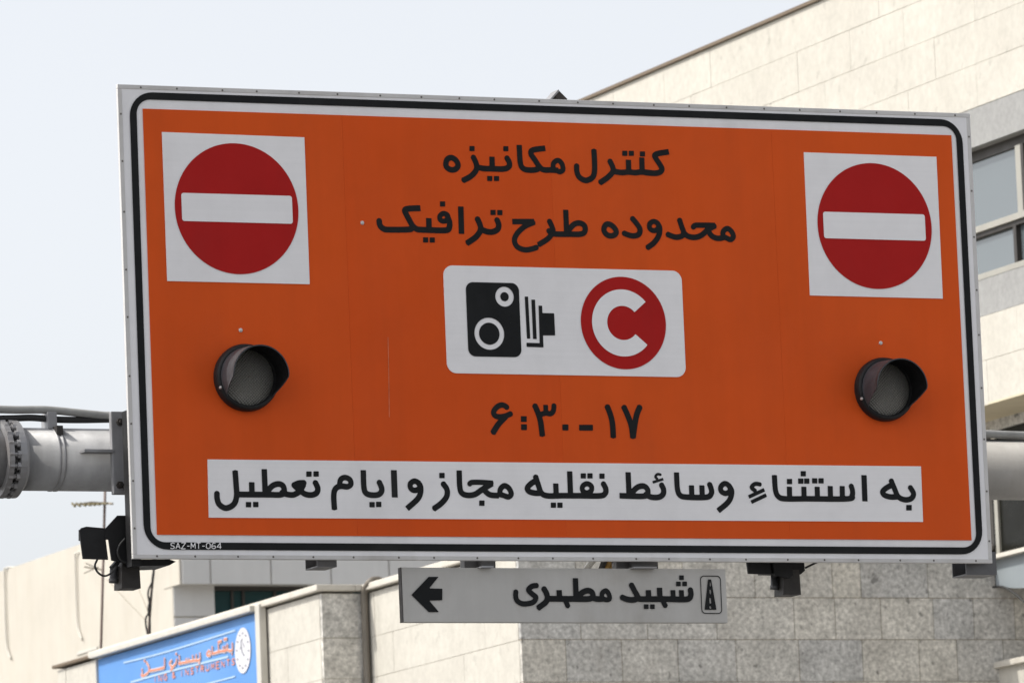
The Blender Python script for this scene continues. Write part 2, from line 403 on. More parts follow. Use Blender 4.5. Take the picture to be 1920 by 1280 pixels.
pxcuts = {0: [1085, 1190, 1285, 1420, 1566, 1619, 1745], 1: [1090, 1215, 1345, 1491, 1568, 1654, 1752, 1828, 1905],
          2: [1060, 1165, 1270, 1379, 1497, 1616, 1722, 1793, 1880], 3: [1110, 1220, 1340, 1430, 1560, 1660, 1770, 1850], 4: [1050, 1170, 1300, 1400, 1520, 1640, 1760, 1880]}
for k, (zt, zb) in enumerate(rows):
    stone_row_x(Y2, XB+.0, XC+4, zb, zt, [on_y(p, 1200, Y2)[0] for p in pxcuts[k]], 'grey', bld)
    stone_row_x(Y1, XA+.0, XB+G+.02, zb, zt, [], 'grey', bld)
    off = random.random()*.9
    stone_row_y(XB, Y2+.052, Y1+.045, zb, zt, [on_x(704, 1200, XB)[1]]+[Y2+.8+off+q*1.15 for q in range(3)], 'cream', bld)
    stone_row_y(XA, Y1+.052, YA-.01, zb, zt, [Y1+.9+off+q*1.25 for q in range(8)], 'cream', bld)
ZL = rows[-1][1]
wall('lower_cladding', (XA, Y1+.001, 0), (XA+GC-.001, YA, ZL-.01), 'cream')
wall('lower_cladding', (XB, Y2, 0), (XB+GC-.001, Y1-.001, ZL-.01), 'cream')
wall('lower_cladding', (XB+GC, Y2, 0), (XC+4, Y2+GC-.001, ZL-.01), 'grey')
# copings of the podium
def cop(a, b, m='coping'): return MB().box(a, b, .012).build('coping', m, bld)
hc = .065
YCE = on_x(176, 1240, XA)[1]
cop((XA-.07, Y1-.06, ZCOP), (XA+.35, YCE, ZCOP+hc)); cop((XA-.05, YCE+.002, ZCOP+.002), (XA+.3, YA+.05, ZCOP+.04), 'capmetal'); cop((XA+.35, Y1-.06, ZCOP+.001), (XB-.07, Y1+.35, ZCOP+hc-.001))
cop((XB-.07, Y2-.06, ZCOP-.001), (XB+.35, Y1+.1, ZCOP+hc+.001)); cop((XB+.35, Y2-.06, ZCOP+.001), (XC, Y2+.35, ZCOP+hc-.001))
# upper storeys: cream courses, grey window band, cream courses, soffit
def courses(z1, z0):
    n = max(1, round((z1-z0)/DZ)); return [(z1-i*(z1-z0)/n, z1-(i+1)*(z1-z0)/n) for i in range(n)]
YN = on_x(2300, 100, XD)[1]
for i, (zt, zb) in enumerate(courses(ZROOF-.037, ZB1)):
    far = YDE-.01
    stone_row_y(XD, YN, far, zb, zt, [YN+.4+(.65 if i % 2 else 0)+q*1.3+random.uniform(-.12, .12) for q in range(20)], 'cream', bld)
for i, (zt, zb) in enumerate(courses(ZB2, ZSOF)):
    stone_row_y(XD, YN, 66, zb, zt, [YN+.4+(.65 if i % 2 else 0)+q*1.3+random.uniform(-.12, .12) for q in range(8)], 'cream', bld)
cb = wall('roof_cap', (XD-.035, Y2-14, ZROOF-.035), (XD+.5, YDE+.03, ZROOF-.002), 'capmetal')
wall('stone_band', (XD+.004, YN, ZW1), (XD+.3, YDE-.01, ZB1-.003), 'band')
wall('stone_band', (XD+.004, YN, ZB2+.003), (XD+.3, YDE-.01, ZSILL), 'band')
wall('soffit', (XD, Y2-14, ZSOF-.001), (XC+.3, YDE-.001, ZSOF+.019), 'soffit')
# long window in the grey band: frames and panes
WY0, WY1 = on_x(2060, 400, XD)[1], on_x(1700, 420, XD)[1]
wall('stone_band', (XD+.004, YN, ZSILL+.001), (XD+.3, WY0, ZW1-.001), 'band')
wall('stone_band', (XD+.004, WY1, ZSILL+.001), (XD+.3, YDE-.01, ZW1-.001), 'band')
win = MB().box((XD+.13, WY0, ZW1-.10), (XD+.2, WY1, ZW1)).build('window', 'darkframe', bld)
MB().box((XD+.0, WY0, ZSILL-.03), (XD+.22, WY1, ZSILL+.025)).build('sill', 'frame', win)
rz = ZRAIL
MB().box((XD+.07, WY0, rz-.03), (XD+.17, WY1, rz+.03)).build('rail', 'frame', win)
MB().box((XD+.10, WY0, rz-.075), (XD+.18, WY1, rz-.032)).build('rail', 'darkframe', win)  # dark strip standing in for the shadow beneath the light rail
MB().box((XD+.12, WY0, ZSILL+.025), (XD+.2, WY1, ZSILL+.06)).build('rail', 'frame', win)
mull = [on_x(1911, 300, XD+.1)[1]+k*1.35 for k in (-2, -1, 0, 1, 2, 3)]
mull = [y for y in mull if WY0+.3 < y < WY1]
for y in mull:
    MB().box((XD+.09, y-.05, rz+.031), (XD+.19, y+.06, ZW1-.1)).build('mullion', 'frame', win)
    MB().box((XD+.088, y-.11, rz+.031), (XD+.19, y-.051, ZW1-.1)).build('mullion', 'darkframe', win)
    MB().box((XD+.10, y+.14, ZSILL+.061), (XD+.19, y+.20, rz-.076)).build('mullion', 'darkframe', win)
ed = sorted([WY0]+mull+[WY1])
for a, b in zip(ed[:-1], ed[1:]):
    MB().box((XD+.155, a+.02, rz), (XD+.165, b-.02, ZW1-.05)).build('pane', 'glass', win)
    MB().box((XD+.151, a+.02, ZSILL), (XD+.161, b-.02, rz-.03)).build('pane', 'glass', win)
# projecting bay with dark window right of the sign
zs = on_x(1890, 1040, XC)[2]; zbt = on_x(1866, 1099, XC)[2]; ztop = ZSOF-.002
yb = on_x(1990, 1030, XC)[1]
wall('bay_wall', (XC+.04, yb, zbt), (XC+2.2, Y2+G+.6, ztop), 'darkframe')
P = [(XC, on_x(1866, 1060, XC)[1], zs-.02), (XC, yb, zs-.02), (XC, yb, zbt-.16), (XC, on_x(1900, 1060, XC)[1], zbt-.06), (XC, on_x(1866, 1060, XC)[1], zbt)]
MB().prism(P, [(p[0]+.035, p[1], p[2]) for p in P]).build('apron_panel', 'panel', bld)
wall('sill', (XC-.09, yb, zs-.02), (XC+.05, Y2-.02, zs+.02), 'coping')
zlint = on_x(1890, 800, XC)[2]
wall('lintel', (XC-.01, yb, zlint), (XC+.05, Y2+.4, ztop), 'grey')
bw = MB().box((XC+.02, yb, zs+.03), (XC+.03, Y2-.06, zlint)).build('window', 'darkroom', bld)
MB().box((XC-.005, on_x(1869, 980, XC)[1]-.04, zs+.02), (XC+.045, on_x(1869, 980, XC)[1]+.03, zlint-.002)).build('mullion', 'frame', bw)
# low sunlit side wall at the foot of the front
zc2 = on_x(1890, 1240, XC)[2]
wall('side_wall', (XC+.03, Y2-8, 0), (XC+.6, Y2-.002, zc2-.04), 'cream')
cop((XC-.03, Y2-8, zc2-.04), (XC+.65, Y2-.004, zc2+.02))
# black cable sagging under the bay panel
c = [on_x(p, q, XC-.02) for p, q in ((1862, 1100), (1876, 1099), (1890, 1104), (1905, 1114), (1920, 1127), (1945, 1150))]
tag(MB().tube(smooth_pts(c, 4), .012, 6).build('loose_cable', 'rubber', None, True), 'thin black cable sagging below the blue-grey panel right of the sign', 'cable')

# gooseneck conduit on the wall
xc_ = XB-.05
pts = [on_x(722, 1091, XB+.25), on_x(706, 1086, XB+.05), on_x(694, 1090, xc_), on_x(686, 1102, xc_), on_x(683, 1120, xc_)]
yk = pts[-1][1]; pts += [np.array([xc_, yk-.0, z]) for z in np.linspace(pts[-1][2]-.3, 0.2, 8)]
tag(MB().tube(smooth_pts(pts, 4), .036, 10).build('gooseneck_conduit', 'conduit', None, True), 'brown conduit bent over the coping beside the grey stone pier', 'conduit')

# ------------------------------------------------------------------ blue banner in front of the podium wall
XN = XA-.075
def nb(px, py): return on_x(px, py, XN)
yR = nb(480, 1180)[1]; yLf = nb(182, 1250)[1]
zTopB = nb(330, 1192)[2]
ban = thing('blue_banner', 'pale blue banner with red Persian lettering in a pale tube frame on the cream wall', 'banner', (XN, yR, 0))
MB().box((XN+.015, yR, 2.6), (XN+.03, yLf, zTopB)).build('sheet', 'banner', ban)
MB().box((XN-.07, yR-.02, zTopB+.012), (XN+.06, yLf+.05, zTopB+.075), .012).build('frame_rail', 'tube', ban)
MB().box((XN-.015, yLf, 2.5), (XN+.055, yLf+.05, zTopB-.001), .01).build('frame_post', 'tube', ban)
yq = nb(490, 1180)[1]
MB().box((XN-.02, yq, 2.5), (XN+.06, yR-.021, zTopB+.08), .012).build('frame_post', 'tube', ban)
for zz in (3.2, 4.6):
    MB().box((XN+.061, yR-.12, zz), (XA+.001, yR-.06, zz+.06)).build('strut', 'galv', ban)
def bp2(px, py):
    p = nb(px, py); return (-p[1], p[2])
def bplace(off): return lambda u, z: (XN+.012-off, -u, z)
bm_ = np.linalg.norm(np.array(bp2(300, 1200))-np.array(bp2(300, 1201)))
def Zb(pts): return [bp2(180+x/6, 1110+y/6) for x, y in pts]            # coordinates read in an enlargement
def bst(pts, w, n=5): return (1, 's', smooth_pts(Zb(pts), n), w/6*bm_)
for i, (pp, w) in enumerate([([(300, 790), (700, 690), (1100, 570), (1560, 425)], 20), ([(380, 1010), (760, 900), (1100, 815), (1480, 720)], 24), ([(1100, 1060), (1400, 985), (1560, 940)], 18)]):
    flat('stripe', [bst(pp, w)], 'bannerlt', ban, bplace(.004), .012)
words = [[[(1525, 560), (1530, 640), (1500, 655), (1470, 640)], [(1470, 570), (1475, 645)], [(1475, 640), (1440, 660), (1400, 660), (1300, 690)], [(1450, 590), (1450, 655)], [(1425, 600), (1425, 660)], [(1370, 570), (1375, 670)], [(1365, 560), (1410, 545)], [(1300, 600), (1305, 690)], [(1270, 650), (1240, 690), (1260, 710), (1285, 695), (1270, 650)], [(1520, 690), (1530, 690)], [(1430, 530), (1470, 520)]],
         [[(1160, 670), (1165, 750), (1130, 765), (1100, 765), (920, 800)], [(1120, 690), (1125, 760)], [(1080, 700), (1085, 765)], [(1040, 730), (1040, 775)], [(1010, 735), (1010, 780)], [(930, 700), (935, 790)], [(905, 740), (890, 800), (850, 840)], [(850, 760), (820, 800), (860, 850), (830, 870)], [(1150, 795), (1165, 792)], [(890, 690), (905, 688)]],
         [[(765, 730), (765, 830), (740, 850), (600, 880), (600, 850)], [(560, 780), (590, 840), (580, 900), (520, 940), (500, 920)], [(535, 770), (550, 765)], [(510, 850), (520, 930)]]]
for wd in words:
    flat('word', [bst(s, 42, 3) for s in wd], 'bannerwh', ban, bplace(.006), .010)
    flat('word', [bst(s, 24, 3) for s in wd], 'bannerrd', ban, bplace(.009), .010)
LET = {'I': [[(.5, 0), (.5, 1)]], 'N': [[(0, 0), (0, 1), (1, 0), (1, 1)]], 'S': [[(1, .85), (.6, 1), (.1, .85), (.2, .55), (.8, .45), (.9, .15), (.4, 0), (0, .15)]],
       'T': [[(0, 1), (1, 1)], [(.5, 1), (.5, 0)]], 'R': [[(0, 0), (0, 1), (.9, .9), (.9, .6), (0, .5)], [(.4, .5), (1, 0)]], 'U': [[(0, 1), (0, .15), (.5, 0), (1, .15), (1, 1)]],
       'M': [[(0, 0), (.05, 1), (.5, .3), (.95, 1), (1, 0)]], 'E': [[(1, 1), (0, 1), (0, 0), (1, 0)], [(0, .5), (.8, .5)]], '&': [[(1, 0), (.2, .8), (.5, 1), (.7, .8), (.1, .3), (.4, 0), (1, .4)]],
       'G': [[(1, .85), (.5, 1), (0, .7), (0, .3), (.5, 0), (1, .15), (1, .5), (.6, .5)]], 'A': [[(0, 0), (.5, 1), (1, 0)], [(.2, .35), (.8, .35)]], 'Z': [[(0, 1), (1, 1), (0, 0), (1, 0)]],
       '-': [[(.1, .45), (.9, .45)]], 'O': [[(.5, 1), (.05, .8), (.05, .2), (.5, 0), (.95, .2), (.95, .8), (.5, 1)]], '6': [[(.9, .9), (.4, 1), (.05, .6), (.05, .2), (.5, 0), (.95, .2), (.8, .5), (.1, .45)]],
       '4': [[(.75, 0), (.75, 1), (0, .3), (1, .3)]]}
txt = 'ING & INSTRUMENTS'; pr = []; x = 640.
for ch in txt:
    if ch == ' ': x += 34; continue
    y0 = 1015-(x-640)*.225
    pr = [bst([(x+a*34, y0-(a*8)-b*70) for a, b in s], 15, 1) for s in LET[ch]]
    flat('letter', pr, 'bannerrd', ban, bplace(.006), .010)
    x += 36+22
cl = [bp2(180+(1645+88*math.cos(a))/6, 1110+(652+258*math.sin(a)-8*math.cos(a))/6) for a in np.linspace(0, 2*math.pi, 40, endpoint=False)]
flat('emblem', [(1, 'p', cl)], 'bannerwh', ban, bplace(.006), .012)
pr = []
for k in range(12):
    a = k*math.pi/6; cx, cy = 1645+66*math.cos(a), 652+195*math.sin(a)
    pr.append(bst([(cx-9, cy), (cx+9, cy)], 22, 1))
pr += [bst([(1640, 520), (1625, 560), (1632, 620), (1640, 670), (1665, 710)], 26), bst([(1632, 590), (1610, 640)], 14), bst([(1645, 560), (1668, 620)], 14)]
flat('emblem_mark', pr, 'bannergr', ban, bplace(.009), .010)

# ------------------------------------------------------------------ grey panelled building behind, left
Y3 = 92.0
XL = on_y(325, 1120, Y3)[0]
ZTL = on_x(70, 1047, XL)[2]
pan = thing('panelled_building', 'building with grey panel parapet, dark glazed strip and sunlit cream side wall, behind the banner', 'building', (XL, Y3, 0))
def pw(name, a, b, m, par=None): return MB().box(a, b).build(name, m, par or pan)
YLF = on_x(-160, 1100, XL)[1]
pw('side_wall', (XL, Y3+.02, 0), (XL+.3, YLF, ZTL), 'plaster')
pw('wall', (XL+.301, Y3+.2, 0), (XL+24, YLF-.1, ZTL-.4), 'beige')
pw('wall', (XL+.301, Y3+.03, 0), (on_y(402, 1120, Y3)[0], Y3+.199, ZTL-.4), 'beige')
zp = on_y(500, 1094.5, Y3-.33)[2]
pw('parapet', (XL-.0, Y3-.30, zp+.01), (XL+24, Y3+.025, ZTL+.55), 'beige')
pw('parapet_side', (XL-.012, Y3-.31, zp), (XL-.002, Y3+.35, ZTL+.56), 'plaster')
jx = [on_y(p, 1075, Y3-.33)[0] for p in (341, 395, 508.5, 621, 730)]; st = jx[4]-jx[3]
jx += [jx[4]+st*k for k in range(1, 6)]
for a, b in zip(jx[:-1], jx[1:]):
    MB().box((a+.012, Y3-.33, zp), (b-.012, Y3-.302, ZTL+.56), .006).build('panel', 'clad', pan)
zj = on_y(370, 1156, Y3)[2]; xw = on_y(402, 1120, Y3)[0]
pw('panel', (XL+.01, Y3-.0, zj+.012), (xw, Y3+.018, zp+.009), 'clad'); pw('panel', (XL+.01, Y3-.0, zj-2.2), (xw, Y3+.018, zj-.012), 'clad')
gw = pw('window', (xw+.01, Y3+.12, zj-2.4), (XL+23, Y3+.13, zp+.3), 'darkglass')
for q in (440, 461, 520, 575, 640):
    xx = on_y(q, 1130, Y3)[0]; pw('mullion', (xx-.018, Y3+.08, zj-2.4), (xx+.018, Y3+.119, zp), 'darkframe', gw)
pw('window_head', (xw+.01, Y3+.05, zp-.05), (XL+23, Y3+.118, zp+.008), 'darkframe')
# drain pipes down the sunlit side wall
for (pa, pb) in (((8, 1068), (6, 1240)), ((141, 1040), (136, 1205))):
    a = on_x(pa[0], pa[1], XL-.03); b = on_x(pb[0], pb[1], XL-.03)
    pp = [(a[0]+.1, a[1]-.25, a[2]+.02), (a[0], a[1]-.05, a[2]+.02), (a[0], a[1], a[2]-.1), (b[0], a[1], b[2]+.3), (b[0], a[1]-.18, b[2])]
    MB().tube(smooth_pts(pp, 5), .014, 8).build('wall_pipe', 'tube', pan, True)
MB().box(on_x(143, 1222, XL-.02), on_x(184, 1216, XL+.0), 0).build('ledge', 'tube', pan)

# ------------------------------------------------------------------ roof antenna and cable mast behind the banner
YM = 75.0
b0 = on_y(189, 1225, YM); t0 = on_y(198, 880, YM)
base = np.array([b0[0], YM, ZCOP-.05])
ant = thing('roof_antenna', 'thin roof antenna mast with short toothed aerial standing behind the blue banner', 'antenna', tuple(base))
MB().tube([base, b0, t0], .017, 8).build('mast', 'mast', ant, True)
MB().box(base-np.array([.12, .12, .06]), base+np.array([.12, .12, .03])).build('foot', 'galv', ant)
e0 = on_y(138, 946, YM); e1 = on_y(204, 943, YM)
MB().tube([e0, (e0+e1)/2+np.array([0, 0, .02]), e1], .011, 6).build('boom', 'alu', ant)
for k, (t, ln) in enumerate([(0, .10), (.13, .12), (.27, .14), (.40, .15), (.52, .16), (.64, .18), (.78, .26), (.98, .2)]):
    c = e0+(e1-e0)*t
    MB().tube([c+np.array([-.02, -ln, -.03]), c+np.array([.02, ln, .03])], .014, 6).build('element', 'olive' if k < 7 else 'alu', ant)
e0 = on_y(158, 1062, YM); e1 = on_y(195, 1068, YM)
MB().tube([e0, e1], .008, 6).build('boom', 'alu', ant)
for p, q, a, b in ((160, 1055, 185, 1066), (158, 1074, 184, 1062)):
    MB().tube([on_y(p, q, YM-.1), on_y(a, b, YM)], .006, 5).build('element', 'alu', ant)
mst = thing('cable_mast', 'slender roof pole wrapped in dark cables between the sign and the banner', 'pole', (on_y(279, 1195, 74)[0], 74.0, ZCOP-.05))
bb = np.array([on_y(279, 1195, 74)[0], 74.0, ZCOP-.05])
MB().tube([bb, on_y(279, 1180, 74), on_y(284, 1110, 74), on_y(291, 1040, 74), on_y(297, 990, 74)], .016, 8).build('pole', 'mast', mst, True)
for s in (-1, 1):
    pts = [on_y(279+s*2.5, 1188, 73.95), on_y(277+s*4, 1160, 73.95), on_y(280-s*2, 1140, 73.95), on_y(281+s*3.5, 1110, 73.95), on_y(287-s*1, 1080, 73.95), on_y(290+s*4, 1040, 73.95)]
    MB().tube(smooth_pts(pts, 5), .011, 6).build('cable', 'rubber', mst, True)
MB().tube([on_y(200, 1085, 74.6), on_y(240, 1128, 74.3), on_y(279, 1168, 74)], .004, 5).build('guy_wire', 'alu', mst)
MB().tube([on_y(258, 1098, 74.2), on_y(279, 1150, 74)], .004, 5).build('guy_wire', 'alu', mst)
MB().box(bb-np.array([.1, .1, .06]), bb+np.array([.1, .1, .03])).build('foot', 'galv', mst)

# ================================================================== THE TRAFFIC SIGN
W, H = 4.78222, 2.38270; CX, CZ = 14.34005, 6.50756
SX0, SX1, SZ0, SZ1 = CX-W/2, CX+W/2, CZ-H/2, CZ+H/2
sign = thing('traffic_sign', 'large orange overhead traffic sign with black Persian lettering, white plates and two dark signal lamps', 'traffic sign', (CX, YS, SZ0))
MB().box((SX0+.004, YS+.003, SZ0+.004), (SX1-.004, YS+.022, SZ1-.004)).build('backing_board', 'white', sign)
TW = .022
MB().box((SX0, YS, SZ1-TW), (SX1, YS+.025, SZ1), .003).build('edge_trim', 'trim', sign)
MB().box((SX0, YS, SZ0), (SX1, YS+.025, SZ0+TW), .003).build('edge_trim', 'trim', sign)
MB().box((SX0, YS+.0005, SZ0+TW), (SX0+TW, YS+.025, SZ1-TW), .003).build('edge_trim', 'trim', sign)
MB().box((SX1-TW, YS+.0005, SZ0+TW), (SX1, YS+.025, SZ1-TW), .003).build('edge_trim', 'trim', sign)
def sp(px, py):
    p = on_y(px, py, YS); return (p[0], p[2])
def splace(off): return lambda x, z: (x, YS-off, z)
MPP = .00283; STEP = .0029
def rrect(x0, z0, x1, z1, r, n=8):
    out = []
    for cx, cz_, a0 in ((x1-r, z0+r, -90), (x1-r, z1-r, 0), (x0+r, z1-r, 90), (x0+r, z0+r, 180)):
        for k in range(n+1):
            a = math.radians(a0+90*k/n); out.append((cx+r*math.cos(a), cz_+r*math.sin(a)))
    return out
bx0, bx1, bz0, bz1 = SX0+.060, SX1-.052, SZ0+.046, SZ1-.036
T = .037
flat('border_line', [(1, 'p', rrect(bx0, bz0, bx1, bz1, .125)), (-1, 'p', rrect(bx0+T, bz0+T, bx1-T, bz1-T, .075))], 'black', sign, splace(.001), .008)
# orange field in four sheets with hairline joints
oA, oB, oC, oD = sp(268, 205), sp(1783, 253), sp(1822, 1014), sp(294, 1000)
ox0, ox1, oz0, oz1 = (oA[0]+oD[0])/2, (oB[0]+oC[0])/2, (oC[1]+oD[1])/2, (oA[1]+oB[1])/2
seams = [ox0, sp(655, 600)[0], sp(1045, 600)[0], sp(1462, 600)[0], ox1]
for i, (a, b) in enumerate(zip(seams[:-1], seams[1:])):
    e = .0003
    MB().box((a+(e if i else 0), YS-.0015-.0004*(i % 2), oz0), (b-(e if i < 3 else 0), YS+.002, oz1)).build('orange_sheet', 'orange', sign)
def quad(name, P, m, off, r=None):
    Q = [sp(*p) for p in P]
    if r:
        x0, x1 = (Q[0][0]+Q[3][0])/2, (Q[1][0]+Q[2][0])/2; z0, z1 = (Q[2][1]+Q[3][1])/2, (Q[0][1]+Q[1][1])/2
        Q = rrect(x0, z0, x1, z1, r)[::-1]
    n = len(Q)
    return MB().prism([(q[0], YS-off, q[1]) for q in Q], [(q[0], YS-off+.003, q[1]) for q in Q]).build(name, m, sign)
# no-entry plates
def no_entry(P, centre, R, bar):
    pl = quad('no_entry_plate', P, 'plate', .005)
    c = centre; B = [sp(*b) for b in bar]
    flat('red_disc', [(1, 'c', [c], R)], 'red', pl, splace(.007), .006)
    x0, x1 = (B[0][0]+B[3][0])/2, (B[1][0]+B[2][0])/2; z0, z1 = (B[2][1]+B[3][1])/2, (B[0][1]+B[1][1])/2
    flat('white_bar', [(1, 'p', rrect(x0, z0, x1, z1, .012))], 'plate', pl, splace(.009), .006)
no_entry([(303, 248), (570, 258), (580, 533), (313, 527)], (12.5625, 7.0835), .3325, [(338.5, 362.5), (546, 367.5), (548, 420), (340.5, 415)])
no_entry([(1506.5, 286), (1755, 294.5), (1767, 560), (1518, 554)], (16.135, 7.083), .3325, [(1541.5, 397.5), (1732, 402.5), (1735, 452), (1544, 447)])
# white pictogram plate
pic = quad('pictogram_plate', [(830, 497), (1278, 508.5), (1284.5, 708), (838, 698.5)], 'plate', .005, .052)
def Z4(x, y): return sp(820+x/4, 490+y/4)
def poly4(P): return (1, 'p', [Z4(*p) for p in P])
Q = [Z4(*p) for p in ((207, 155), (605, 165), (630, 720), (230, 713))]
x0, x1 = (Q[0][0]+Q[3][0])/2, (Q[1][0]+Q[2][0])/2; z0, z1 = (Q[2][1]+Q[3][1])/2, (Q[0][1]+Q[1][1])/2
pc = [(1, 'p', rrect(x0, z0, x1, z1, .04)), (-1, 'c', [Z4(500, 266)], .051), (1, 'c', [Z4(500, 266)], .0235),
      (-1, 'c', [Z4(386, 543)], .082), (1, 'c', [Z4(386, 543)], .0565)]
pc += [(1, 's', [Z4(664, 265), Z4(681, 580)], .0185), (1, 's', [Z4(715, 288), Z4(728, 583)], .0205), (1, 's', [Z4(769, 333), Z4(778, 640)], .020),
       (1, 's', [Z4(665, 626), Z4(792, 630)], .0215), (1, 'p', [Z4(779, 388), Z4(872, 390), Z4(880, 556), Z4(788, 556)])]
flat('camera_symbol', pc, 'black', pic, splace(.007), .003)
cc = Z4(1392, 463)
ang = np.radians(np.linspace(40, 320, 60)); ro, ri = .1735, .0885
cw = [(cc[0]+ro*math.cos(a), cc[1]+ro*math.sin(a)) for a in ang]+[(cc[0]+ri*math.cos(a), cc[1]+ri*math.sin(a)) for a in ang[::-1]]
cw = [(x-.004, z) for x, z in cw]
tp = [Z4(1583, 333), Z4(1498, 405)]; bt = [Z4(1598, 598), Z4(1505, 528)]
flat('zone_symbol', [(1, 'c', [cc], .2395)], 'red', pic, splace(.007), .005)
flat('letter_c', [(1, 'p', cw)], 'plate', pic, splace(.009), .003)
# bottom white strip
quad('text_strip', [(388.5, 861), (1726, 874), (1730, 978), (391, 970)], 'plate', .005)

# -------- lettering, read off enlargements of the photograph
class Hand:
    def __init__(s, x0, y0, sc, w): s.x0, s.y0, s.sc, s.w = x0, y0, sc, w; s.out = []
    def p(s, x, y): return sp(s.x0+x/s.sc, s.y0+y/s.sc)
    def st(s, *pts, w=None, n=6):
        P = [s.p(*q) for q in pts]; s.out.append((1, 's', smooth_pts(P, n) if n > 1 else P, (w or s.w)/s.sc*MPP)); return s
    def ring(s, *pts, w=None):
        s.out.append((1, 's', smooth_pts([s.p(*q) for q in pts], 6, True), (w or s.w)/s.sc*MPP, True)); return s
    def dot(s, *cs, size=None, h=None):
        d = (size or s.w)/2; e = (h or size or s.w)/2
        for x, y in cs: s.out.append((1, 'p', [s.p(x-d, y-e), s.p(x+d, y-e), s.p(x+d, y+e), s.p(x-d, y+e)]))
        return s
    def done(s, parent=None, off=None, name='word'):
        off = off or (.0068 if s.y0 == 860 else .0036)
        o = flat(name, s.out, 'black', parent or sign, splace(off), STEP); s.out = []; return o
# line 1
h = Hand(810, 250, 4.174, 44)
h.st((1852, 146), (1775, 158), (1742, 172), (1748, 195), (1778, 240), (1798, 280), (1780, 306), (1735, 314), (1660, 308), n=4)
h.st((1640, 190), (1643, 305), n=1).st((1535, 208), (1538, 305), n=1).st((1740, 314), (1640, 304), (1590, 309), (1535, 304), (1480, 308), (1415, 298))
h.st((1388, 213), (1412, 265), (1414, 300), (1375, 345), (1310, 390)).dot((1645, 163), (1507, 158), (1558, 158), size=40)
h.st((1265, 128), (1270, 220), (1270, 295), (1255, 345), (1203, 370), (1152, 345), (1132, 300), (1130, 250)).done()
h.ring((948, 280), (950, 235), (985, 213), (1015, 240), (1023, 285), (998, 302), (965, 288), w=40).st((985, 292), (930, 288), (880, 288), (845, 270), (800, 205), (772, 160), (790, 132), (885, 118), n=5)
h.st((850, 265), (815, 285), (760, 289), (715, 278), (690, 235), (680, 92)).st((582, 190), (603, 230), (600, 262), (560, 280), (470, 279), (400, 276), (345, 265))
h.st((467, 184), (470, 278), n=1).st((318, 182), (343, 235), (345, 285), (305, 335), (238, 372)).dot((576, 122), (311, 121), size=40).dot((450, 355), (503, 355), size=40)
h.ring((106, 243), (118, 205), (150, 192), (185, 212), (202, 250), (185, 280), (150, 287), (118, 272)).done()
# line 2, left half
h = Hand(690, 360, 5.333, 58)
h.st((108, 282), (118, 335), (155, 370), (210, 378), (400, 376), (440, 362)).st((522, 163), (400, 168), (366, 185), (378, 220), (410, 280), (445, 340), (490, 374), (560, 380), n=4)
h.st((605, 262), (608, 375), n=1).st((490, 376), (620, 382), (780, 383), (812, 350), (812, 300), (790, 240)).ring((750, 216), (718, 240), (718, 275), (745, 292), (785, 285), (800, 255), (785, 226), w=50)
h.dot((743, 121), size=52).dot((574, 480), (640, 481), size=52).st((925, 146), (933, 420), n=1)
h.st((1088, 262), (1118, 330), (1122, 385), (1075, 452), (985, 515)).st((1285, 275), (1304, 325), (1295, 372), (1250, 398), (1190, 398), (1110, 365)).dot((1248, 206), (1316, 207), size=52).done()
h.st((1440, 297), (1660, 297), n=1, w=54).st((1662, 303), (1570, 342), (1490, 415), (1462, 485), (1490, 548), (1560, 578), (1625, 573), (1690, 553), w=54)
h.st((1808, 285), (1838, 350), (1846, 395), (1800, 465), (1700, 530), w=54)
r3 = Hand(1030, 360, 5.189, 54)
r3.st((-125, 300), (-60, 385), (0, 408), (80, 411), (180, 411), (300, 411), (340, 385), (338, 330), (292, 302), (235, 318), (175, 378), n=5).st((157, 174), (166, 400), n=1)
h.out += [r3.out[1]] + [(1, 's', smooth_pts([r3.p(*q) for q in ((-12, 375), (20, 402), (80, 411), (180, 411), (300, 411), (343, 385), (340, 330), (292, 303), (235, 318), (175, 385))], 5), 54/5.189*MPP)]; r3.out = []
h.done()
h = r3
h.ring((528, 365), (545, 322), (580, 314), (622, 340), (648, 382), (635, 416), (590, 428), (548, 408)).st((800, 252), (850, 312), (880, 365), (868, 412), (820, 428), (770, 420), (720, 400))
h.ring((1010, 288), (975, 310), (975, 355), (1010, 377), (1048, 365), (1062, 330), (1045, 300), w=50).st((1045, 298), (1072, 350), (1062, 425), (1015, 495), (948, 545))
h.st((1262, 265), (1288, 345), (1305, 395), (1288, 428), (1225, 440), (1140, 410)).st((1295, 385), (1345, 430), (1415, 442), (1480, 420), (1545, 365), (1612, 328)).st((1395, 345), (1420, 325), (1500, 324), (1612, 326), w=52)
h.st((1540, 375), (1580, 430), (1640, 452), (1710, 440)).ring((1690, 430), (1690, 385), (1730, 356), (1772, 388), (1788, 435), (1760, 463), (1715, 445), w=52).done()
# hours
h = Hand(900, 740, 6, 66)
def dg(): h.done(name='digit')
h.st((302, 142), (275, 122), (238, 114), (190, 135), (152, 185), (160, 228), (205, 246), (280, 238), (350, 210), w=60).st((290, 240), (205, 330), (140, 432)); dg()
h.dot((490, 272), size=66); dg(); h.dot((492, 363), size=66); dg()
h.st((612, 115), (648, 200), (678, 300), (700, 466)).st((735, 112), (738, 195), n=1, w=56).st((830, 112), (822, 180), (790, 212), (735, 205), (670, 225), w=58); dg()
h.dot((958, 366), size=68); dg(); h.dot((1190, 369), size=155, h=66); dg()
h.st((1425, 122), (1465, 225), (1488, 330), (1497, 482)); dg()
h.st((1612, 128), (1660, 235), (1700, 350), (1718, 484)).st((1798, 128), (1760, 225), (1738, 340), (1718, 484)); dg()
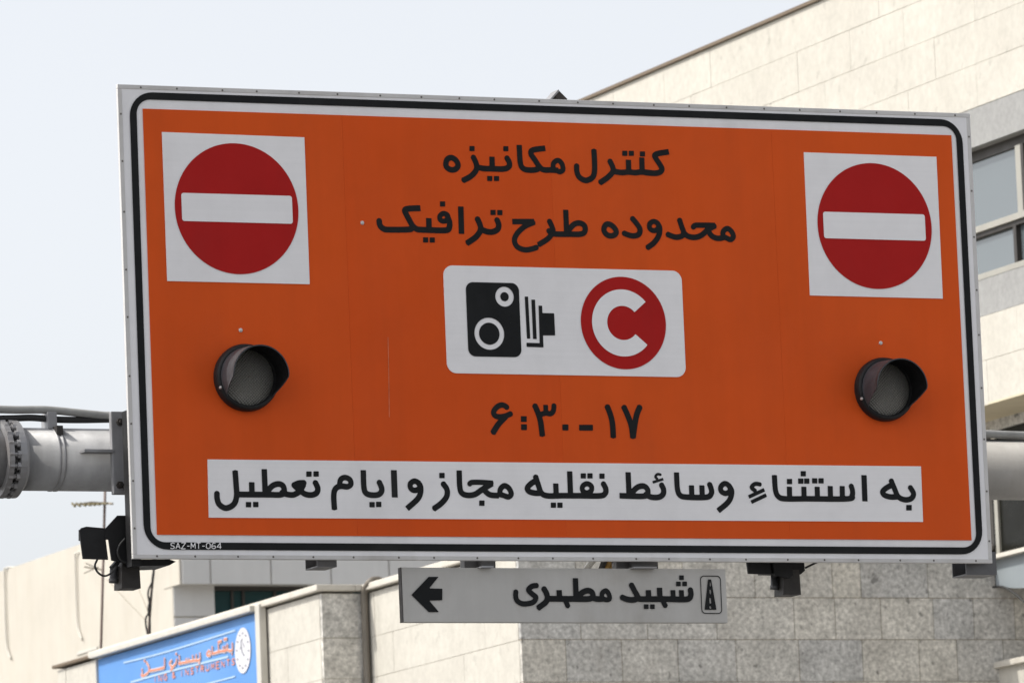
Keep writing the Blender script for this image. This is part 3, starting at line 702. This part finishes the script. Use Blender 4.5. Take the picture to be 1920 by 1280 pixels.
# bottom strip
h = Hand(380, 860, 4.174, 44)
h.st((250, 92), (258, 200), (262, 290), (240, 355), (180, 385), (128, 358), (110, 312), (108, 265)).st((265, 278), (400, 279), (520, 280), (610, 280), (634, 255), (625, 212), (590, 196), (540, 213), (490, 270)).st((380, 182), (382, 275), n=1).st((478, 80), (486, 275), n=1)
h.st((610, 262), (660, 278), (710, 280), (755, 252), (788, 198)).st((705, 208), (750, 190), (795, 188)).st((710, 205), (755, 245), (800, 276), (850, 282), (888, 266), (897, 228), (875, 180)).dot((750, 210), size=50)
h.dot((355, 358), (412, 357), size=42).dot((828, 119), (884, 118), size=42).done()
h.ring((1070, 200), (1078, 160), (1112, 146), (1148, 163), (1156, 198), (1130, 218), (1092, 214), w=42).st((1125, 218), (1072, 214), (1035, 235), (1022, 290), (1028, 398)).st((1253, 88), (1258, 220), (1275, 268), (1320, 283), (1370, 280), (1396, 255), (1395, 222), (1376, 178)).dot((1322, 358), (1374, 356), size=42).st((1492, 88), (1500, 302), n=1, w=48).done()
h.ring((1650, 174), (1622, 195), (1624, 228), (1650, 246), (1684, 238), (1698, 210), (1680, 184), w=42).st((1682, 182), (1703, 230), (1685, 305), (1595, 390)).done()
h = Hand(800, 860, 4.174, 44)
h.st((122, 190), (155, 240), (152, 295), (110, 348), (50, 392)).dot((116, 130), size=42)
h.st((250, 90), (256, 225), (275, 270), (320, 285), (375, 277), (430, 240), (510, 192)).st((330, 198), (352, 184), (430, 184), (515, 190), w=40).st((440, 240), (490, 280), (560, 288)).dot((428, 346), size=42).ring((572, 275), (574, 235), (605, 210), (640, 230), (658, 274), (636, 297), (598, 286), w=42).done()
h.st((846, 132), (870, 205), (895, 268), (945, 289), (1050, 288), (1180, 288), (1350, 289), (1392, 272), (1398, 235), (1376, 190)).st((862, 165), (815, 192), (784, 228), (800, 256), (850, 268), (895, 266)).st((1006, 192), (1010, 285), n=1).st((1115, 97), (1122, 285), n=1)
h.ring((1250, 194), (1217, 214), (1217, 248), (1250, 266), (1284, 248), (1284, 212), w=40).dot((988, 362), (1039, 362), (1222, 133), (1274, 133), (1368, 135), size=41).done()
h2 = Hand(1240, 860, 3.84, 40)
h.st((1572, 104), (1580, 285), n=1).st((1505, 288), (1690, 292), (1725, 270), (1722, 235), (1690, 212), (1640, 226), (1590, 280)).st((1705, 275), (1750, 298), (1810, 300), (1845, 278), (1850, 240), (1832, 200))
h.st((1830, 124), (1802, 120), (1786, 140), (1802, 158), w=20).st((1848, 158), (1764, 184), w=20, n=1).done()
h = h2
h.st((105, 97), (112, 215), (132, 262), (180, 275), (320, 276), (356, 250), (355, 215), (342, 180)).st((213, 190), (216, 270), n=1).st((288, 190), (291, 270), n=1).done()
h.ring((450, 178), (425, 200), (427, 232), (455, 248), (484, 238), (494, 210), (475, 186), w=38).st((478, 186), (503, 235), (482, 305), (405, 374)).done()
h.st((712, 184), (672, 180), (646, 205), (675, 232), w=30).st((738, 222), (625, 274), n=1, w=26).st((752, 260), (643, 312), n=1, w=26)
h.st((810, 117), (818, 225), (840, 272), (890, 287), (1050, 287), (1340, 287), (1370, 262), (1372, 228), (1362, 192))
for x in (918, 1022, 1118): h.st((x, 200), (x+2, 280), n=1)
for x in (1212, 1298): h.st((x, 195), (x+2, 280), n=1)
h.dot((919, 163), (1000, 160), (1043, 160), (1018, 107), (1100, 158), (1146, 158), size=38).done()
h.st((1455, 117), (1462, 306), n=1, w=42).done()
h.st((1648, 150), (1675, 215), (1702, 272), (1750, 294), (1795, 285), (1812, 250), (1785, 200)).st((1660, 185), (1612, 212), (1589, 238), (1605, 262), (1650, 274), (1700, 272)).dot((1779, 351), size=40).done()
# small code on the black border
pr = []; x = 319.
for ch in 'SAZ-MT-O64':
    wdt = 6 if ch == '-' else 8.2
    for s in LET[ch]: pr.append((1, 's', [sp(x+a*wdt, 1028.3-b*11.2) for a, b in s], .0042))
    x += wdt+2.0
flat('code_lettering', pr, 'plate', sign, splace(.0035), .0022)

flat('scratch', [(1, 's', [sp(727, 632), sp(728.5, 700), sp(729.5, 782)], .0028)], 'scratch', sign, splace(.0034), .0012)
# -------- rivets along the edges and over the lamps
import bmesh
bmr = bmesh.new(); bmesh.ops.create_uvsphere(bmr, u_segments=8, v_segments=5, radius=1)
rme = bpy.data.meshes.new('rivet'); bmr.to_mesh(rme); bmr.free(); rme.materials.append(MT['rivet'])
def rivet(x, z, r=.0055, y=YS, par=sign):
    o = bpy.data.objects.new('rivet', rme); COL.objects.link(o); o.parent = par
    o.location = Vector(np.array((x, y, z))-BASE[par.name]); o.scale = (r, r*.6, r)
for k in range(22):
    t = (k+.5)/22
    rivet(SX0+W*t+random.uniform(-.02, .02), SZ1-.013); rivet(SX0+W*t+random.uniform(-.02, .02), SZ0+.013)
for k in range(9):
    t = (k+.5)/9
    rivet(SX0+.013, SZ0+H*t+random.uniform(-.02, .02)); rivet(SX1-.013, SZ0+H*t+random.uniform(-.02, .02))
rv2 = rme.copy(); rv2.materials.clear(); rv2.materials.append(MT['trim'])
for q in ((451, 619), (1651, 643), (679, 418)):
    x, z = sp(*q); o = bpy.data.objects.new('rivet', rv2); COL.objects.link(o); o.parent = sign
    o.location = Vector(np.array((x, YS-.002, z))-BASE[sign.name]); o.scale = (.011, .008, .011)

# -------- signal lamps
def lamp(px, py, R):
    c = np.array([sp(px, py)[0], YS, sp(px, py)[1]]); n = 48
    body = MB()
    def circ(r, y, a0=0, a1=2*math.pi, m=n, full=True):
        return [c+np.array([r*math.cos(a), -y, r*math.sin(a)]) for a in np.linspace(a0, a1, m, endpoint=not full)]
    prof = [(R*1.0, -.004), (R*1.02, .02), (R*.99, .048), (R*.93, .060), (R*.86, .058), (R*.84, .030)]
    rings = [circ(r, y) for r, y in prof]; V = [v for q in rings for v in q]; F = []
    for i in range(len(prof)-1):
        for k in range(n): F.append((i*n+k, i*n+(k+1) % n, (i+1)*n+(k+1) % n, (i+1)*n+k))
    body.add(V, F); root = body.build('signal_lamp', 'blk', sign, True)
    lp = [(R*.845, .03), (R*.75, .040), (R*.55, .050), (R*.3, .057), (.001, .059)]
    V = [v for r, y in lp for v in circ(r, y)]
    F = [(i*n+k, i*n+(k+1) % n, (i+1)*n+(k+1) % n, (i+1)*n+k) for i in range(len(lp)-1) for k in range(n)]
    mk('lens', V, F, 'lens', root, True)
    # tunnel visor: sides swept back, open below
    rv = R*.895; L = .185; m = 40; mb = MB(); rows_ = []
    def end_len(a):      # a: degrees from +x, counter-clockwise (front view from the road)
        d = abs((a-90+180) % 360-180)       # degrees from the top
        if d < 92: return L
        return max(.02, L*(1-(d-92)/34))
    A = np.linspace(90-126, 90+126, m)
    for layer, rr in ((0, rv), (1, rv-.006)):
        for s in np.linspace(0, 1, 6):
            rows_.append([c+np.array([rr*math.cos(math.radians(a)), -(.045+s*end_len(a)), rr*(1-.0*s)*math.sin(math.radians(a))-s*.012]) for a in A])
    V = [v for q in rows_ for v in q]; F = []
    for lay in (0, 6):
        for i in range(5):
            for k in range(m-1):
                q = ((lay+i)*m+k, (lay+i)*m+k+1, (lay+i+1)*m+k+1, (lay+i+1)*m+k); F.append(q if lay else q[::-1])
    for k in range(m-1): F.append((5*m+k, 5*m+k+1, 11*m+k+1, 11*m+k))
    for k in (0, m-1):
        for i in range(5): F.append((i*m+k, (i+1)*m+k, (6+i+1)*m+k, (6+i)*m+k))
    vo = mk('visor', V, F, 'visor', root, True); vo.data.materials.append(MT['visor_out'])
    for pi in range(5*(m-1)): vo.data.polygons[pi].material_index = 1
    for pi in range(10*(m-1), 11*(m-1)): vo.data.polygons[pi].material_index = 1
    for a in (200, 340):
        p = c+np.array([R*.96*math.cos(math.radians(a)), -.05, R*.96*math.sin(math.radians(a))])
        o = bpy.data.objects.new('screw', rv2); COL.objects.link(o); o.parent = root; o.location = Vector(p-BASE[root.name]); o.scale = (.008, .012, .008)
lamp(459, 709, .168); lamp(1655, 731, .165)

# -------- frame behind the sign: rails, arm ends, top hook
for t in (.02, .265, .5, .735, .98):
    x = SX0+W*t; MB().box((x-.04, YS+.026, SZ0+.03), (x+.04, YS+.15, SZ1-.05)).build('rear_rail', 'dsteel', sign)
for z in (SZ0+.35, SZ1-.35):
    MB().box((SX0+.25, YS+.151, z-.04), (SX1-.06, YS+.21, z+.04)).build('cross_rail', 'dsteel', sign)
xl = on_y(238, 900, YS+.1)[0]
MB().box((xl, YS+.07, on_y(240, 1062, YS+.1)[2]), (xl+.05, YS+.14, on_y(240, 770, YS+.1)[2])).build('end_rail', 'blk', sign)
def arm_end(p0, p1, q0, q1, ya=YS+.07, dep=.2):
    a = on_y(p0, q1, ya); b = on_y(p1, q0, ya)
    x0, x1, z0, z1, t = a[0], b[0], a[2], b[2]+.05, .006     # channel stub, open towards its left side
    m = MB().box((x0, ya, z0), (x1, ya+t, z1)).box((x0, ya+dep-t, z0), (x1, ya+dep, z1)).box((x0, ya+t, z0), (x1, ya+dep-t, z0+t)).box((x1-.03, ya+t, z0+t), (x1-.024, ya+dep-t, z1))
    m.build('arm_end', 'bracket', sign)
arm_end(595, 631, 1044, 1062, dep=.16); arm_end(1812, 1868, 1052, 1077, dep=.16)
# folded strap standing up over the top edge
yk = YS+.10
K = [on_y(*q, yk) for q in ((1047, 169), (1064, 186), (1060, 191), (1052, 191), (1040, 179))]
MB().prism(K, [k+np.array([0, .08, 0]) for k in K]).build('top_hook', 'dsteel', sign)
K = [on_y(*q, yk-.005) for q in ((1047, 168), (1029, 189), (1031, 191), (1049, 171))]
MB().prism(K, [k+np.array([0, .09, 0]) for k in K]).build('top_hook', 'galv', sign)
for q, m in ((((1115, 1046), (1100, 1065)), 'tube'), (((1135, 1046), (1128, 1065)), 'dsteel'), (((1144, 1046), (1136, 1066)), 'rusty'), (((1150, 1046), (1146, 1066)), 'rusty')):
    a, b = on_y(*q[0], YS+.2), on_y(*q[1], YS+.28); a = a+(a-b)*2
    MB().tube([a, b], .017, 6).build('strut', m, sign)

# ================================================================== street name sign hung below
def gp(px, py): return on_y(px, py, YG)
YG = YS+.05
gA, gB, gC, gD = gp(754, 1063), gp(1363, 1066), gp(1362, 1167), gp(755, 1166)
gx0, gx1, gz0, gz1 = (gA[0]+gD[0])/2, (gB[0]+gC[0])/2, (gC[2]+gD[2])/2, (gA[2]+gB[2])/2
name = thing('street_name_sign', 'long grey street name sign with black arrow and Persian name under the orange sign', 'street sign', ((gx0+gx1)/2, YG, gz0))
MB().box((gx0, YG, gz0), (gx1, YG+.035, gz1), .004).build('panel', 'bluegrey', name)
MB().box((gx0-.004, YG-.001, gz0), (gx0-.0005, YG+.036, gz1)).build('end_cap', 'dsteel', name)
class GHand(Hand):
    def p(s, x, y):
        q = gp(s.x0+x/s.sc, s.y0+y/s.sc); return (q[0], q[2])
def gplace(off): return lambda x, z: (x, YG-off, z)
def gdone(h, nm): o = flat(nm, h.out, 'black', name, gplace(.004), .0028); h.out = []; return o
h = GHand(750, 1050, 3.097, 33)
h.out.append((1, 'p', [h.p(*q) for q in ((65, 200), (165, 95), (222, 95), (168, 162), (244, 164), (244, 231), (168, 233), (225, 300), (165, 300))])); gdone(h, 'arrow')
h.st((797, 145), (765, 150), (745, 172), (768, 196), (788, 215), (770, 243), (715, 252), (680, 235), (670, 205), (672, 178), w=30, n=5)
h.st((832, 160), (852, 200), (848, 238), (798, 278)).st((850, 222), (1000, 223), (1095, 223), (1118, 208), (1112, 184), (1088, 175), (1055, 188), (1025, 218)).st((922, 172), (925, 220), n=1).st((955, 215), (965, 245), (975, 270), n=3, w=30).st((1017, 103), (1021, 220), n=1)
h.st((1110, 215), (1145, 224), (1180, 222)).ring((1172, 215), (1174, 188), (1196, 176), (1212, 198), (1215, 222), (1195, 228), w=28); gdone(h, 'word')
h.st((1340, 138), (1362, 180), (1378, 212), (1358, 228), (1320, 226), (1285, 213)).st((1370, 215), (1400, 224), (1540, 224), (1650, 226), (1680, 218), (1688, 195), (1684, 168)).st((1440, 172), (1443, 220), n=1).st((1505, 158), (1508, 220), n=1).st((1520, 220), (1530, 245), (1542, 268), n=3, w=30)
h.st((1583, 172), (1585, 220), n=1, w=30).st((1632, 172), (1634, 220), n=1, w=30).dot((1428, 268), (1464, 268), (1615, 136), (1651, 136), (1633, 100), size=27); gdone(h, 'word')
Q = [h.p(*q) for q in ((1740, 88), (1860, 88), (1862, 310), (1742, 310))]
x0, x1, z0, z1 = Q[0][0], Q[1][0], Q[2][1], Q[0][1]
sy = [(1, 'p', rrect(x0, z0, x1, z1, .022)), (-1, 'p', rrect(x0+.0045, z0+.0045, x1-.0045, z1-.0045, .018)),
      (1, 'p', [h.p(*q) for q in ((1787, 110), (1805, 110), (1836, 286), (1767, 286))])]
for a, b, w in ((128, 150, 6), (170, 196, 8), (218, 250, 10), (266, 280, 10)): sy.append((-1, 's', [h.p(1799, a), h.p(1801, b)], w/3.097*MPP))
flat('road_symbol', sy, 'black', name, gplace(.004), .0022)
for p0, p1 in ((880, 938), (1165, 1243)):
    a = on_y(p0, 1061, YS+.05); b = on_y(p1, 1046, YS+.05)
    MB().box((a[0]+.07, YS+.066, gz1-.012), (b[0]-.03, YS+.11, b[2]+.10), .004).build('hanger', 'bracket', name)
    MB().box((a[0], YS+.111, gz1+.006), (b[0], YS+.17, b[2]+.02), .004).build('hanger_plate', 'bracket', name)
    MB().box((a[0]+.05, YS+.0, gz1-.004), (b[0]-.06, YS+.085, gz1+.004)).build('clamp', 'galv', name)

# ================================================================== gantry pipe behind the sign
YP = YS+.47
pL, pR = on_y(150, 853, YP), on_y(1885, 890, YP)
print('PIPE z', pL[2], pR[2], 'r', 58/FPX*np.linalg.norm(pL-CAM))
ZP = (pL[2]+pR[2])/2; RP = .1575
PX0, PX1 = 1.0, 24.6
gan = thing('gantry', 'thick grey gantry pipe with bolted flange carrying the orange sign', 'gantry', (PX0, YP, 0))
def pipe(a, b, r, nm='beam', m='pipe', seg=40): return MB().tube([a, b], r, seg).build(nm, m, gan, True)
fx = on_y(16, 853, YP)[0]
pipe((PX0+.9, YP, ZP), (fx, YP, ZP), RP*.985); pipe((fx, YP, ZP), (14.74, YP, ZP), RP); pipe((14.74, YP, ZP), (PX1-.9, YP, ZP), RP*.995, m='pipelit')
def flange(x, s, side):
    MB().tube([(x, YP, ZP), (x+s*.028, YP, ZP)], .196, 40).build('flange', 'galv', gan)
FL = [(fx-.055, -1), (fx-.0, 1)]
MB().tube([(fx-.062, YP, ZP), (fx-.034, YP, ZP)], .194, 40).build('flange', 'galv', gan)
MB().tube([(fx+.0, YP, ZP), (fx+.032, YP, ZP)], .196, 40).build('flange', 'galv', gan)
MB().tube([(fx+.032, YP, ZP), (fx+.06, YP, ZP)], [.178, .160], 40).build('flange_neck', 'pipe', gan, True)
bmb = MB().tube([(-.06, 0, 0), (.085, 0, 0)], .011, 6)
bmb.tube([(-.048, 0, 0), (-.004, 0, 0)], .0115, 6)
bmb2 = MB().tube([(-.012, 0, 0), (.012, 0, 0)], .021, 6).tube([(.030, 0, 0), (.048, 0, 0)], .021, 6).tube([(-.012, 0, 0), (.05, 0, 0)], .012, 8)
bme = bpy.data.meshes.new('bolt'); bme.from_pydata([tuple(v) for v in bmb2.V], [], bmb2.F); bme.materials.append(MT['galv'])
for k in range(20):
    a = 2*math.pi*k/20; o = bpy.data.objects.new('bolt', bme); COL.objects.link(o); o.parent = gan
    o.location = Vector(np.array((fx-.046, YP+.178*math.cos(a), ZP+.178*math.sin(a)))-BASE[gan.name])
    o.rotation_euler = (a, 0, 0)
# weld bands and clamp plate
for q in (103, 94):
    x = on_y(q, 853, YP)[0]; MB().tube([(x-.006, YP, ZP), (x+.006, YP, ZP)], RP+.003, 40).build('weld_band', 'pipe', gan, True)
# mounting plates beside the sign
for p0, p1, q0, q1, y0 in ((213, 235, 771, 926, YS+.25), ):
    a = on_y(p0, q1, y0); b = on_y(p1, q0, y0)
    pl = MB().box((a[0], y0, a[2]), (b[0], y0+.035, b[2]), .006).build('mounting_plate', 'plategrey', gan)
    MB().box((b[0]-.002, y0+.02, a[2]+.06), (SX0+.12, y0+.10, b[2]-.06)).build('web', 'dsteel', gan)
    for q in (791, 909):
        c = on_y(224, q, y0); MB().tube([c+np.array([0, -.018, 0]), c+np.array([0, .01, 0])], .019, 6).build('nut', 'dsteel', gan)
        MB().tube([c+np.array([0, -.034, 0]), c+np.array([0, .01, 0])], .010, 8).build('bolt_end', 'dsteel', gan)
g0 = on_y(153, 846, YP-RP-.03); MB().box((g0[0], YP-RP-.07, g0[2]-.008), (a[0]+.01, YP-.06, g0[2]+.008), .003).build('gusset', 'galv', gan)
for xs in (SX0+1.0, SX1-1.0):
    MB().box((xs-.09, YS+.211, ZP-.30), (xs+.09, YP-.10, ZP+.30)).build('saddle', 'dsteel', gan)
    MB().tube([(xs, YP+RP*1.04*math.cos(t), ZP+RP*1.04*math.sin(t)) for t in np.linspace(-math.pi/2, math.pi/2, 14)], .012, 6).build('u_bolt', 'galv', gan)
# legs with curved elbows standing on the kerb sides
for xs, sgn in ((PX0, 1), (PX1, -1)):
    pts = [(xs, YP, 0.05), (xs, YP, ZP-.9)]+[(xs+sgn*.9*(1-math.cos(t)), YP, ZP-.9+.9*math.sin(t)) for t in np.linspace(.2, math.pi/2, 8)]
    MB().tube(pts, RP*1.02, 28).build('leg', 'pipe', gan, True)
    MB().box((xs-.35, YP-.35, 0), (xs+.35, YP+.35, .06)).build('base_plate', 'galv', gan)
# strap holding the conduit
s0 = on_y(91, 795, YP)
MB().box((s0[0]-.025, YP-.06, ZP+RP-.01), (s0[0]+.025, YP+.04, ZP+RP+.075), .004).build('strap', 'galv', gan)
MB().box((s0[0]-.0, YP-RP*.75, ZP+RP*.55), (s0[0]+.035, YP-.05, ZP+RP+.0), .004).build('strap', 'dsteel', gan)

# cables lying along the pipe
def cab(pts, r, m, nm, lab, y=YP-.03):
    P = smooth_pts([on_y(*p, y) for p in pts], 6)
    return tag(MB().tube(P, r, 10).build(nm, m, None, True), lab, 'cable')
cab([(-40, 766), (30, 768), (85, 768), (140, 773), (190, 778), (232, 780), (300, 783)], .020, 'cable', 'cable_conduit', 'thick grey cable sleeve running along the top of the gantry pipe left of the sign')
cab([(-40, 785), (20, 784), (60, 783), (100, 786), (150, 787), (232, 786), (290, 790)], .017, 'rubber', 'power_cable', 'thin black cable in the shade under the grey cable sleeve', YP-.02)
cab([(1790, 810), (1850, 813), (1900, 815), (1980, 818)], .021, 'cable', 'cable_conduit', 'thick pale cable sleeve above the gantry pipe right of the sign')
cab([(1800, 826), (1850, 826), (1912, 829), (1980, 832)], .008, 'rubber', 'power_cable', 'thin dark cable below the pale sleeve right of the sign')

# ================================================================== enforcement cameras under the sign
YE = YS+.17
def ep(px, py, y=YE): return on_y(px, py, y)
def ext(P, d0, d1): return [p+np.array([0, d0, 0]) for p in P], [p+np.array([0, d1, 0]) for p in P]
cb0 = ep(250, 1100)
def camera_unit(label):
    t = thing('enforcement_camera', label, 'camera', tuple(cb0), 'black cameras mounted under the orange sign')
    P = [ep(*q) for q in ((149, 994), (153, 989), (162, 986.5), (202, 990), (198.5, 1012), (203, 1048.5), (156, 1047))]
    MB().prism(*ext(P, 0, .012)).build('hood', 'blk', t)
    P = [ep(*q) for q in ((160, 988.5), (201, 991), (199, 1011), (160, 1009))]
    MB().prism(*ext(P, .013, .10)).build('hood_box', 'blk', t)
    P = [ep(*q) for q in ((197, 991), (220, 966), (238, 966), (246, 1050), (238, 1056), (209, 1050), (203.5, 1011), (196, 1011))]
    MB().prism(*ext(P, -.004, .008)).build('side_plate', 'blk', t)
    P = [ep(*q) for q in ((228, 968), (238, 967), (246, 1050), (232, 1052))]
    MB().prism(*ext(P, .009, .05)).build('housing', 'blk', t)
    P = [ep(*q) for q in ((236, 1048), (318, 1048), (330, 1052), (318, 1059), (296, 1060), (262, 1060), (240, 1062))]
    MB().prism(*ext(P, .0, .20)).build('arm', 'blk', t)
    P = [ep(*q) for q in ((233, 1052), (265, 1052), (268, 1101), (232, 1101))]
    MB().prism(*ext(P, .03, .14)).build('junction_box', 'dsteel', t)
    P = [ep(*q) for q in ((212, 1060), (222, 1049), (228, 1053), (218, 1066))]
    MB().prism(*ext(P, .02, .06)).build('knuckle', 'blk', t)
    a, b = ep(226, 1056)+np.array([0, .1, 0]), ep(225, 1088)+np.array([0, .1, 0])
    MB().tube([a, a+(b-a)*.75, a+(b-a)*.76, b], [.019, .019, .023, .021], 14).build('flash_tube', 'bracket', t, True)
    L = [ep(*q) for q in ((183, 1047), (178, 1060), (184, 1073), (196, 1079), (208, 1074), (218, 1062))]
    MB().tube(smooth_pts(L, 6), .0055, 6).build('cable', 'rubber', t, True)
    g = [ep(*q)+np.array([0, -.02, 0]) for q in ((232, 1010), (222, 1022), (218, 1036), (224, 1050), (236, 1056))]
    MB().tube(smooth_pts(g, 5), .006, 6).build('cable', 'rubber', t, True)
    return t
u1 = camera_unit('black camera with flap hood at the lower left corner of the orange sign')
dx = ep(1474, 1080)[0]-ep(233, 1068)[0]; dzz = ep(1490, 1113)[2]-ep(250, 1101)[2]
u2 = u1.copy(); COL.objects.link(u2); u2.location = u1.location+Vector((dx, 0, dzz)); u2['label'] = 'black camera mostly hidden behind the sign, its box hanging past the street name sign'
for ch in list(u1.children):
    nm = ch.name.split('.')[0]
    if nm in ('arm', 'cable'): continue
    c = ch.copy(); COL.objects.link(c); c.parent = u2
    if nm in ('hood', 'hood_box', 'side_plate', 'housing'): c.location.z -= .038
P = [on_y(*q, YE) for q in ((1438, 1049), (1512, 1049), (1514, 1068), (1506, 1075), (1440, 1073))]
BASE[u2.name] = np.array(u2.location)
MB().prism(*ext(P, .03, .12)).build('body', 'blk', u2)
MB().tube([on_y(1510, 1064, YE), on_y(1538, 1050, YE)], .006, 6).build('rod', 'blk', u2)
